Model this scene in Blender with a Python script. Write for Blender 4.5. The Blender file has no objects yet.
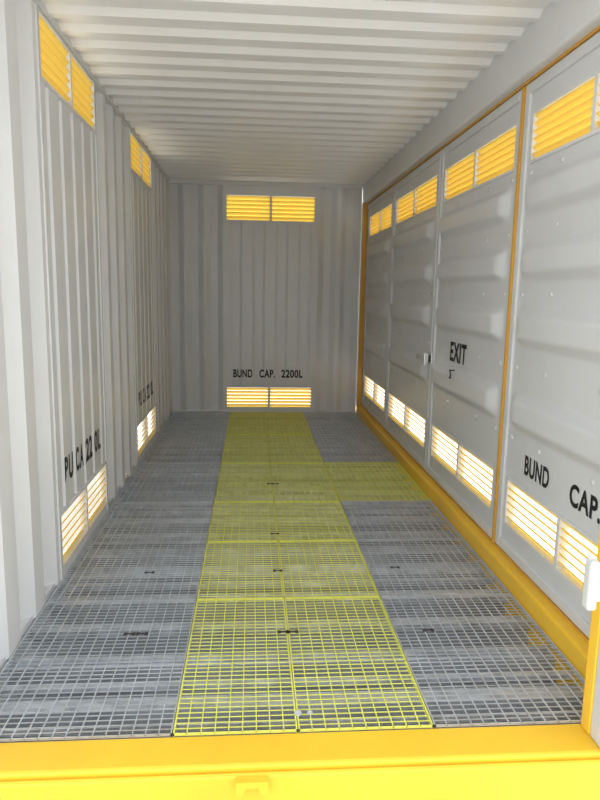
import bpy, math, random
from mathutils import Vector, Matrix
random.seed(4)
S = bpy.context.scene
S.view_settings.view_transform = 'Standard'

# ------------------------------------------------------------ constants (metres)
XL, XR, XD = -0.91, 1.235, 1.30      # left wall, right sill/post line, side-door plane
YF, YB = 1.88, 7.50                  # front edge of grating, end wall
ZC = 2.575                           # ceiling
SEAM = 0.155

# ------------------------------------------------------------ materials
def mat(name, col, rough=0.5, metal=0.0, noise=0.0, nscale=6.0, spec=0.4, transl=None, tf=0.5, stretch=None, dark=None):
    m = bpy.data.materials.new(name); m.use_nodes = True
    nt = m.node_tree; b = nt.nodes['Principled BSDF']
    b.inputs['Roughness'].default_value = rough
    b.inputs['Metallic'].default_value = metal
    b.inputs['Specular IOR Level'].default_value = spec
    c = (*col, 1)
    b.inputs['Base Color'].default_value = c
    if noise > 0:
        tc = nt.nodes.new('ShaderNodeTexCoord')
        n = nt.nodes.new('ShaderNodeTexNoise'); n.inputs['Scale'].default_value = nscale
        n.inputs['Detail'].default_value = 6; n.inputs['Roughness'].default_value = 0.6
        r = nt.nodes.new('ShaderNodeValToRGB')
        d = dark if dark else tuple(x*(1-noise) for x in col)
        r.color_ramp.elements[0].position = 0.3; r.color_ramp.elements[0].color = (*d, 1)
        r.color_ramp.elements[1].position = 0.7; r.color_ramp.elements[1].color = (*[min(1, x*(1+noise*0.3)) for x in col], 1)
        mp = nt.nodes.new('ShaderNodeMapping')
        if stretch: mp.inputs['Scale'].default_value = stretch
        nt.links.new(tc.outputs['Object'], mp.inputs['Vector'])
        nt.links.new(mp.outputs['Vector'], n.inputs['Vector'])
        nt.links.new(n.outputs['Fac'], r.inputs['Fac'])
        nt.links.new(r.outputs['Color'], b.inputs['Base Color'])
    if transl:
        t = nt.nodes.new('ShaderNodeBsdfTranslucent'); t.inputs['Color'].default_value = (*transl, 1)
        mx = nt.nodes.new('ShaderNodeMixShader'); mx.inputs['Fac'].default_value = tf
        nt.links.new(b.outputs[0], mx.inputs[1]); nt.links.new(t.outputs[0], mx.inputs[2])
        nt.links.new(mx.outputs[0], nt.nodes['Material Output'].inputs['Surface'])
    return m
M_GREY = mat('grey_wall_paint', (0.69, 0.705, 0.725), 0.38, noise=0.05, nscale=2.5)
M_DOOR = mat('grey_door_paint', (0.66, 0.675, 0.695), 0.34, noise=0.05, nscale=2.5)
M_CEIL = mat('grey_ceiling_paint', (0.855, 0.865, 0.88), 0.30, noise=0.04, nscale=2.0, spec=.6)
M_YEL = mat('yellow_paint', (0.92, 0.56, 0.04), 0.38, noise=0.10, nscale=3.0)
M_ORG = mat('orange_edge_paint', (0.66, 0.36, 0.06), 0.45)
M_SLAT = mat('yellow_louvre_glow_paint', (0.95, 0.76, 0.24), 0.4, transl=(1.0, 0.86, 0.34), tf=0.5)  # yellow paint; translucency added so the opaque slats glow with outside light
M_GALV = mat('galvanised_steel', (0.76, 0.79, 0.82), 0.30, metal=0.5, noise=0.22, nscale=9)
M_GYEL = mat('yellow_grating_paint', (0.84, 0.85, 0.17), 0.45, noise=0.08, nscale=8)
M_BUND = mat('bund_steel_shaded', (0.36, 0.385, 0.415), 0.32, metal=0.2, noise=0.40, nscale=3, stretch=(1,5,1))  # trough shade put into a darker colour
M_JOIST = mat('galvanised_joist_crest_lit', (0.62, 0.65, 0.69), 0.28, metal=0.35, noise=0.45, nscale=4, stretch=(3,6,1))  # crests and joist strips, light bands put into a paler colour
M_BLK = mat('black_stencil_paint', (0.012, 0.012, 0.014), 0.6)
M_CLIP = mat('dark_clip_steel', (0.07, 0.07, 0.075), 0.5, metal=0.4)
M_LITE = mat('pale_grey_steel', (0.60, 0.61, 0.62), 0.35, metal=0.1)
M_SILV = mat('silver_latch_steel', (0.72, 0.72, 0.72), 0.25, metal=0.8)
M_GRD = mat('concrete_ground', (0.62, 0.60, 0.55), 0.9, noise=0.2, nscale=0.8)

# ------------------------------------------------------------ mesh builder
class B:
    def __init__(s): s.v=[]; s.f=[]; s.m=[]; s.mats=[]
    def mi(s, m):
        if m not in s.mats: s.mats.append(m)
        return s.mats.index(m)
    def quad(s, pts, m):
        n=len(s.v); s.v+= [tuple(p) for p in pts]; s.f.append(tuple(range(n,n+len(pts)))); s.m.append(s.mi(m))
    def box(s, x0,x1,y0,y1,z0,z1,m, T=None):
        P=[(x,y,z) for z in (z0,z1) for y in (y0,y1) for x in (x0,x1)]
        if T: P=[T(*p) for p in P]
        n=len(s.v); s.v+=P
        for q in ((0,2,3,1),(4,5,7,6),(0,1,5,4),(2,6,7,3),(0,4,6,2),(1,3,7,5)):
            s.f.append(tuple(n+i for i in q)); s.m.append(s.mi(m))
    def cyl(s, c, axis, r, h, m, seg=14, r2=None):
        c=Vector(c); a=Vector(axis).normalized()
        t=a.orthogonal().normalized(); u=a.cross(t); r2=r if r2 is None else r2
        n=len(s.v)
        for k,(rr,o) in enumerate(((r,0),(r2,h))):
            for i in range(seg):
                an=2*math.pi*i/seg
                s.v.append(tuple(c+a*o+(t*math.cos(an)+u*math.sin(an))*rr))
        k=s.mi(m)
        for i in range(seg):
            j=(i+1)%seg
            s.f.append((n+i,n+j,n+seg+j,n+seg+i)); s.m.append(k)
        s.f.append(tuple(n+i for i in range(seg))[::-1]); s.m.append(k)
        s.f.append(tuple(n+seg+i for i in range(seg))); s.m.append(k)
    def sheet(s, prof, a0, a1, T, m_in, m_out, th=0.004):
        for (s0,d0),(s1,d1) in zip(prof[:-1],prof[1:]):
            s.quad([T(s0,a0,d0),T(s1,a0,d1),T(s1,a1,d1),T(s0,a1,d0)], m_in)
            s.quad([T(s0,a0,d0+th),T(s1,a0,d1+th),T(s1,a1,d1+th),T(s0,a1,d0+th)], m_out)
    def obj(s, name, smooth=False, bevel=0, parent=None):
        me=bpy.data.meshes.new(name); me.from_pydata(s.v,[],s.f)
        for m in s.mats: me.materials.append(m)
        me.polygons.foreach_set('material_index', s.m)
        if smooth: me.polygons.foreach_set('use_smooth',[True]*len(s.f))
        me.update()
        o=bpy.data.objects.new(name, me); S.collection.objects.link(o)
        if bevel:
            md=o.modifiers.new('bevel','BEVEL'); md.width=bevel; md.segments=2; md.limit_method='ANGLE'
        if parent: o.parent=parent
        return o

def section(s0, s1, n, depth, gw, sl):
    p=(s1-s0)/n; out=[(s0,0.0)]
    for i in range(n):
        c=s0+(i+.5)*p
        out+=[(c-gw/2-sl,0),(c-gw/2,depth),(c+gw/2,depth),(c+gw/2+sl,0)]
    out.append((s1,0.0)); return out
def prof_at(prof, x):
    for (a,da),(b,db) in zip(prof[:-1],prof[1:]):
        if a<=x<=b: return da+(db-da)*((x-a)/(b-a) if b>a else 0)
    return 0.0

TL=lambda s,a,d:(XL-d, s, a)
TB=lambda s,a,d:(s, YB+d, a)
TR=lambda s,a,d:(XD+d, s, a)

# ------------------------------------------------------------ vents
def vent(name, T, s0, s1, z0, z1, n, fr=0.014, frs=0.02, depth=0.04, halves=2):
    b=B()
    W=lambda x,y,z: T(x,z,y)
    for (a0,a1,c0,c1) in ((s0-frs,s1+frs,z1,z1+fr),(s0-frs,s1+frs,z0-fr,z0),(s0-frs,s0,z0,z1),(s1,s1+frs,z0,z1)):
        b.box(a0,a1,-0.006,depth,c0,c1,M_GREY,W)
    mid=(s0+s1)/2
    spans=[(s0,s1)]
    if halves==2:
        b.box(mid-.012,mid+.012,-0.006,depth,z0,z1,M_GREY,W); spans=[(s0,mid-.012),(mid+.012,s1)]
    p=(z1-z0)/n
    for (a0,a1) in spans:
        for i in range(n):
            zt=z0+(i+1)*p-0.003; zb=zt-p*0.93
            lip=0.006
            P=[(0.001,zt),(0.001,zt-lip),(depth-.004,zb-lip*.4),(depth-.004,zb),(0.004,zt)]
            for k in range(len(P)):
                (d0,h0),(d1,h1)=P[k],P[(k+1)%len(P)]
                b.quad([T(a0,h0,d0),T(a1,h0,d0),T(a1,h1,d1),T(a0,h1,d1)], M_SLAT)
    return b.obj(name)

# ------------------------------------------------------------ lettering
import bmesh
def lettering(name, words, T, z0, h, prof=None, lift=0.0015, off=0.022):
    bmA=bmesh.new()
    for text,s0,s1 in words:
        cu=bpy.data.curves.new('tmp','FONT'); cu.body=text; cu.size=1; cu.offset=off
        cu.space_character=1.08
        o=bpy.data.objects.new('tmp',cu); S.collection.objects.link(o)
        bpy.context.view_layer.update()
        me=bpy.data.meshes.new_from_object(o.evaluated_get(bpy.context.evaluated_depsgraph_get()))
        bpy.data.objects.remove(o)
        xs=[v.co.x for v in me.vertices]; ys=[v.co.y for v in me.vertices]
        x0,x1,y0,y1=min(xs),max(xs),min(ys),max(ys)
        for v in me.vertices:
            v.co.x=s0+(v.co.x-x0)/(x1-x0)*(s1-s0); v.co.y=z0+(v.co.y-y0)/(y1-y0)*h; v.co.z=0
        bmA.from_mesh(me)
    bm=bmA
    if prof:
        for (a,_) in prof:
            bmesh.ops.bisect_plane(bm, geom=bm.verts[:]+bm.edges[:]+bm.faces[:], plane_co=(a,0,0), plane_no=(1,0,0))
    for v in bm.verts:
        d=prof_at(prof,v.co.x) if prof else 0
        v.co=Vector(T(v.co.x, v.co.y, d-lift))
    me=bpy.data.meshes.new(name)
    bm.to_mesh(me); bm.free(); me.materials.append(M_BLK)
    ob=bpy.data.objects.new(name,me); S.collection.objects.link(ob); return ob

# ------------------------------------------------------------ left wall
LV=[(3.05,4.02),(5.15,6.15)]
LZ=(0.06,0.31,2.285,2.54)
b=B()
def full(a,c,n,dep=0.045,gw=.075,sl=.06): b.sheet(section(a,c,n,dep,gw,sl),0.0,ZC+.02,TL,M_GREY,M_YEL)
full(YF-.1,LV[0][0]-.02,4); full(LV[0][1]+.02,LV[1][0]-.02,4); full(LV[1][1]+.02,YB,5)
GW,GS=.024,.014
for (a,c) in LV:
    pr=section(a-.02,c+.02,5,.018,GW,GS)
    b.sheet(pr,LZ[1]+.014,LZ[2]-.014,TL,M_GREY,M_YEL)
    flat=[(a-.02,0),(c+.02,0)]
    b.sheet(flat,0,LZ[0]-.014,TL,M_GREY,M_YEL); b.sheet(flat,LZ[3]+.014,ZC+.02,TL,M_GREY,M_YEL)
    for y in (a-.03,c+.016): b.box(XL-.02,XL+.006,y,y+.014,0,ZC,M_GREY)
    for z in (LZ[1]+.014,LZ[2]-.018): b.box(XL-.036,XL-.0005,a-.02,c+.02,z,z+.004,M_GREY)
b.box(XL-.06,XL-.01,YF,YB,-.12,0.02,M_GREY)
b.box(XL-.06,XL+.012,YF,YB,ZC-.018,ZC+.06,M_GREY)
b.obj('wall_left')
for (a,c) in LV:
    vent('louvre_vent',TL,a,c,LZ[2],LZ[3],6); vent('louvre_vent',TL,a,c,LZ[0],LZ[1],6)
for (a,c) in LV:
    p=(c-a+.04)/5; words=[]
    for k,t in enumerate(('BU','C.A','22','0L')):
        s=a-.02+(k+.5)*p+GW/2+GS
        e=s+p-GW-2*GS
        words.append((t,s+.002,e-.002))
    lettering('bund_capacity_lettering',words,TL,.44,.13,lift=.0015,off=.035)

# ------------------------------------------------------------ back wall
b=B(); BX=(-.285,.695); BZ=(.06,.29,2.175,2.44); XE=XR-.007
b.sheet(section(-.97,BX[0]-.03,3,.035,.08,.06),0,ZC+.02,TB,M_GREY,M_YEL)
b.sheet(section(BX[1]+.03,XE,2,.035,.08,.06),0,ZC+.02,TB,M_GREY,M_YEL)
pr=section(BX[0]-.03,BX[1]+.03,4,.010,.09,.03)
b.sheet(pr,BZ[1]+.014,BZ[2]-.014,TB,M_GREY,M_YEL)
fl=[(BX[0]-.03,0),(BX[1]+.03,0)]
b.sheet(fl,0,BZ[0]-.014,TB,M_GREY,M_YEL); b.sheet(fl,BZ[3]+.014,ZC+.02,TB,M_GREY,M_YEL)
for x in (BX[0],BX[1]):
    sg=-1 if x<0 else 1
    x0=x+sg*.028
    b.box(min(x0,x0+sg*.016),max(x0,x0+sg*.016),YB-.008,YB+.02,0,2.50,M_GREY)
b.box(BX[0],BX[1],YB-.006,YB+.002,BZ[1]+.02,BZ[1]+.032,M_GREY)
b.box(-.97,XE,YB-.02,YB+.06,ZC-.03,ZC+.05,M_GREY)
b.box(-.97,XE,YB-.01,YB+.06,-.2,0.015,M_GREY)
b.box(-1.05,XL-.03,YB-.05,YB+.1,-.2,ZC+.06,M_GREY)
b.obj('wall_back')
vent('louvre_vent',TB,BX[0],BX[1],BZ[2],BZ[3],6,frs=.03); vent('louvre_vent',TB,BX[0],BX[1],BZ[0],BZ[1],6,frs=.03)
lettering('bund_capacity_lettering',[('BUND',-.21,.01),('CAP.',.09,.27),('2200L',.345,.595)],TB,.405,.095,pr,off=.03)

# ------------------------------------------------------------ ceiling
b=B(); prof=section(1.80,YB+.03,29,.022,.07,.040)
TC=lambda s,a,d:(a,s,ZC+d)
b.sheet(prof,-1.0,1.36,TC,M_CEIL,M_YEL)
b.obj('ceiling')

# ------------------------------------------------------------ right side frame
b=B()
b.box(XR,1.40,YF-.1,YB+.08,2.385,2.66,M_GREY)
b.obj('beam_top_right',bevel=.012)
b=B()
b.box(XR,1.40,YF-.02,YB+.05,-.45,.085,M_YEL)
b.obj('sill_right',bevel=.012)
b=B()
b.box(XR-.005,1.40,YB-.06,YB+.1,.086,2.384,M_GREY)
b.box(XR-.006,XR+.050,YB-.075,YB-.06,.086,2.384,M_ORG)
b.obj('corner_post_back_right')
b=B()
b.box(XD-.018,XD+.012,YF,YB-.08,2.374,2.3845,M_ORG)
b.box(XD-.014,XD+.012,YF,YB-.08,.086,.096,M_ORG)
b.obj('trim_door_seal')

# side doors
def smooth(t): t=max(0,min(1,t)); return t*t*(3-2*t)
DZ=(.10,2.37); V0,V1,V2,V3=.235,.485,2.0,2.235
doors=[(1.90,3.190),(3.214,4.585),(4.600,6.09),(6.105,7.438)]
FW=.05; PZA,PZB=.66,1.98
CRESTS=[(.735,.935),(1.14,1.34),(1.45,1.64),(1.75,1.94)]
def h(y,z,a,c):
    e=smooth(min(y-a-.02,c-.02-y)/.10)
    tr=0
    for z0,z1 in CRESTS: tr=max(tr, smooth((z-z0)/.06)*smooth((z1-z)/.06))
    return -.042*tr*e
def side_door(y0,y1):
    root=bpy.data.objects.new('side_door',None); S.collection.objects.link(root)
    b=B(); fw=FW
    b.box(XD-.012,XD+.045,y0,y0+fw,DZ[0],DZ[1],M_DOOR)
    b.box(XD-.012,XD+.045,y1-fw,y1,DZ[0],DZ[1],M_DOOR)
    b.box(XD-.012,XD+.045,y0+fw,y1-fw,DZ[1]-.05,DZ[1],M_DOOR)
    b.box(XD-.012,XD+.045,y0+fw,y1-fw,DZ[0],DZ[0]+.05,M_DOOR)
    b.obj('frame',bevel=.006,parent=root)
    b=B(); a,c=y0+fw,y1-fw
    va,vc=y0+.065,y1-.085
    def plane(yA,yB,zA,zB):
        b.quad([(XD,yA,zA),(XD,yB,zA),(XD,yB,zB),(XD,yA,zB)],M_DOOR)
        b.quad([(XD+.004,yA,zA),(XD+.004,yB,zA),(XD+.004,yB,zB),(XD+.004,yA,zB)],M_YEL)
    plane(a,c,DZ[0]+.05,V0); plane(a,c,V3,DZ[1]-.05)
    for (zA,zB) in ((V0,V1),(V2,V3)):
        plane(a,va,zA,zB); plane(vc,c,zA,zB)
    plane(a,c,V1,PZA); plane(a,c,PZB,V2)
    b.obj('flat_plates',parent=root)
    b=B(); ny,nz=48,150
    for i in range(nz+1):
        z=PZA+(PZB-PZA)*i/nz
        for j in range(ny+1):
            y=a+(c-a)*j/ny
            b.v.append((XD+h(y,z,a,c),y,z))
    k=b.mi(M_DOOR)
    for i in range(nz):
        for j in range(ny):
            q=i*(ny+1)+j
            b.f.append((q,q+1,q+ny+2,q+ny+1)); b.m.append(k)
    b.obj('pressed_panel',smooth=True,parent=root)
    b=B()
    b.quad([(XD+.006,a,PZA),(XD+.006,c,PZA),(XD+.006,c,PZB),(XD+.006,a,PZB)],M_YEL)
    b.obj('outer_skin',parent=root)
    for z0,z1 in ((V0,V1),(V2,V3)):
        v=vent('vent',TR,va+.014,vc-.014,z0+.014,z1-.014,6,frs=.014); v.parent=root
    b=B()
    for z in (.69,1.04,1.395,1.695,1.96):
        for y in (a+.05,a+.36,c-.36,c-.05):
            b.cyl((XD+h(y,z,a,c),y,z),(-1,0,0),.014,.006,M_LITE,12,.009)
    b.obj('rivets',parent=root)
    return root
R=[side_door(*d) for d in doors]
b=B(); b.box(XD-.021,XD+.05,3.193,3.211,.098,2.366,M_ORG); b.obj('trim_door_gap')
b=B()
b.box(XD-.018,XD-.011,4.56,4.76,.895,.975,M_SILV)
b.box(XD-.045,XD-.018,4.62,4.66,.905,.955,M_CLIP)
b.box(XD-.066,XD-.045,4.57,4.80,.915,.952,M_SILV)
b.box(XD-.070,XD-.040,4.555,4.575,.885,.975,M_SILV)
b.cyl((XD-.018,4.72,.93),(-1,0,0),.014,.04,M_CLIP)
o=b.obj('latch',bevel=.003); o.parent=R[2]
o=lettering('exit_lettering',[('EXIT',4.17,3.85)],TR,.965,.125,lift=.003,off=.03)
o.parent=R[1]
o=lettering('bund_capacity_lettering',[('BUND',2.915,2.66),('CAP.',2.47,2.23),('2200L',2.12,1.97)],TR,.55,.095,lift=.002,off=.03)
b=B()
xs=XD-.042
for i in range(10):
    a0=-math.pi/2+math.pi*i/10; a1=-math.pi/2+math.pi*(i+1)/10
    c=Vector((xs-.012,4.00,.895)); r=.024
    p0=c+Vector((0,-math.cos(a0)*r,math.sin(a0)*r)); p1=c+Vector((0,-math.cos(a1)*r,math.sin(a1)*r))
    b.cyl(p0,p1-p0,.004,(p1-p0).length,M_CLIP,8)
b.cyl((xs+.02,4.00,.919),(-1,0,0),.004,.034,M_CLIP,8); b.cyl((xs+.02,4.00,.871),(-1,0,0),.004,.034,M_CLIP,8)
o=b.obj('pull_ring'); o.parent=R[1]

# ------------------------------------------------------------ floor
b=B()
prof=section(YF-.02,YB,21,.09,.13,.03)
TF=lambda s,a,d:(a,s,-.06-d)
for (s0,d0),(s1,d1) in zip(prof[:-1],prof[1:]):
    m=M_JOIST if d0==0 and d1==0 else M_BUND  # one sheet: crests painted lit, slopes and troughs painted shaded
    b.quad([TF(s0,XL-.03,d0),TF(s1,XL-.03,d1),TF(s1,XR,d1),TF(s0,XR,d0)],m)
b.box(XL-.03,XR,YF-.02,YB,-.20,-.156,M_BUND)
n=26
for i in range(n):
    y=YF+.10+(YB-YF-.15)*i/n+random.uniform(-.02,.02)
    b.box(XL,XR,y,y+random.choice((.012,.02,.03)),-.058,-.034,M_JOIST)
b.obj('floor')

def grating(name, panels, m, px=.042, py=.026):
    b=B()
    for (x0,x1,y0,y1) in panels:
        g=.002; x0+=g;x1-=g;y0+=g;y1-=g
        for x in (x0,x1-.004): b.box(x,x+.004,y0,y1,-.02,0.001,m)
        for y in (y0,y1-.003): b.box(x0,x1,y,y+.003,-.008,0.001,m)
        n=round((x1-x0)/px)
        for i in range(1,n):
            x=x0+(x1-x0)*i/n; b.box(x-.0015,x+.0015,y0,y1,-.005,0.001,m)
        n=round((y1-y0)/py)
        for i in range(1,n):
            y=y0+(y1-y0)*i/n; b.box(x0,x1,y-.0009,y+.0009,-.0032,0,m)
    return b.obj(name)
yb=[YF,2.80,3.50,4.20,5.20,6.30,YB-.012]
WX0,WX1=-.245,.60; GL=XL+.001
gp=[];wp=[]
for a,c in zip(yb[:-1],yb[1:]):
    gp.append((GL,WX0,a,c)); wp.append((WX0,SEAM,a,c)); wp.append((SEAM,WX1,a,c))
    (wp if a==4.20 else gp).append((WX1,XR-.004,a,c))
grating('floor_grating',gp,M_GALV); grating('walkway_grating',wp,M_GYEL)
b=B()
def clip(x,y,k=1):
    for dx in (-.024,.010): b.box(x+dx,x+dx+.014,y-.010,y+.010,.0015,.004,M_CLIP)
    b.box(x-.010,x+.010,y-.003,y+.003,.002,.005,M_CLIP)
for (x,y) in [(-.49,2.50),(-.44,2.50),(.136,2.49),(.175,2.49),(.743,2.48),(-.50,3.09),(.136,3.09),(.74,3.11),(.14,3.6),(.14,4.6),(.18,4.6)]:
    clip(x,y)
b.cyl((.16,1.96,.0015),(0,0,1),.012,.006,M_LITE,10); b.cyl((.20,1.96,.0015),(0,0,1),.009,.006,M_LITE,10)
b.obj('grating_clips')

# ------------------------------------------------------------ front sill, posts, header
b=B()
b.box(-1.05,1.40,1.735,YF-.004,-.5,-.002,M_YEL)
b.box(-1.05,1.40,1.715,1.735,-.5,-.020,M_YEL)
b.obj('sill_front',bevel=.010)
b=B()   # one-piece lug: cross bar with two downturned ears
pts=[(-.040,-.024),(.055,-.024),(.055,-.066),(.034,-.066),(.026,-.044),(-.011,-.044),(-.019,-.066),(-.040,-.066)]
y0,y1=1.690,1.7155
b.quad([(x,y0,z) for x,z in pts],M_YEL); b.quad([(x,y1,z) for x,z in pts][::-1],M_YEL)
for i in range(len(pts)):
    (xa,za),(xb,zb)=pts[i],pts[(i+1)%len(pts)]
    b.quad([(xa,y0,za),(xa,y1,za),(xb,y1,zb),(xb,y0,zb)],M_YEL)
b.obj('lashing_lug')
b=B()
b.box(1.083,1.11,1.81,1.86,0.0,2.60,M_YEL)
b.box(1.088,1.40,1.72,1.81,0.0,2.60,M_LITE)
post=b.obj('corner_post_front_right',bevel=.004)
b=B()
b.box(.985,1.15,1.702,1.718,.51,.63,M_LITE)
b.box(.965,.995,1.68,1.718,.495,.645,M_LITE)
b.cyl((1.03,1.705,.57),(0,-1,0),.018,.02,M_SILV)
b.obj('handle_bracket',bevel=.008,parent=post)
b=B()
b.box(-1.06,-.89,1.74,1.87,0.0,2.60,M_GREY)
b.obj('corner_post_front_left',bevel=.006)
b=B()
b.box(-1.06,1.40,1.74,1.87,2.60,2.72,M_YEL)
b.obj('beam_front_top',bevel=.006)

# ------------------------------------------------------------ ground
b=B(); b.quad([(-60,-60,-.5),(60,-60,-.5),(60,70,-.5),(-60,70,-.5)],M_GRD); b.obj('ground')

# ------------------------------------------------------------ light
w=bpy.data.worlds.new('sky'); S.world=w; w.use_nodes=True
bg=w.node_tree.nodes['Background']; bg.inputs['Color'].default_value=(.94,.97,1.0,1); bg.inputs['Strength'].default_value=2.25
sd=bpy.data.lights.new('sun','SUN'); sd.energy=6.0; sd.angle=math.radians(3); sd.color=(1,.96,.90)
so=bpy.data.objects.new('sun',sd); S.collection.objects.link(so)
d=Vector((-.45,-.25,-1.0)).normalized()
so.rotation_euler=d.to_track_quat('-Z','Y').to_euler(); so.location=(4,9,8)

# ------------------------------------------------------------ camera
th,ps,ro=math.radians(9.37),math.radians(4.33),math.radians(1.0)
f=Vector((math.sin(ps)*math.cos(th),math.cos(ps)*math.cos(th),-math.sin(th)))
r0=Vector((math.cos(ps),-math.sin(ps),0)); u0=r0.cross(f)
u=u0*math.cos(ro)-r0*math.sin(ro); r=r0*math.cos(ro)+u0*math.sin(ro)
cd=bpy.data.cameras.new('camera'); co=bpy.data.objects.new('camera',cd); S.collection.objects.link(co)
Mx=Matrix((( r.x,u.x,-f.x,0),(r.y,u.y,-f.y,0),(r.z,u.z,-f.z,1.386),(0,0,0,1)))
co.matrix_world=Mx
cd.sensor_fit='VERTICAL'; cd.sensor_height=36; cd.lens=650/800*36; cd.clip_start=.05
S.camera=co
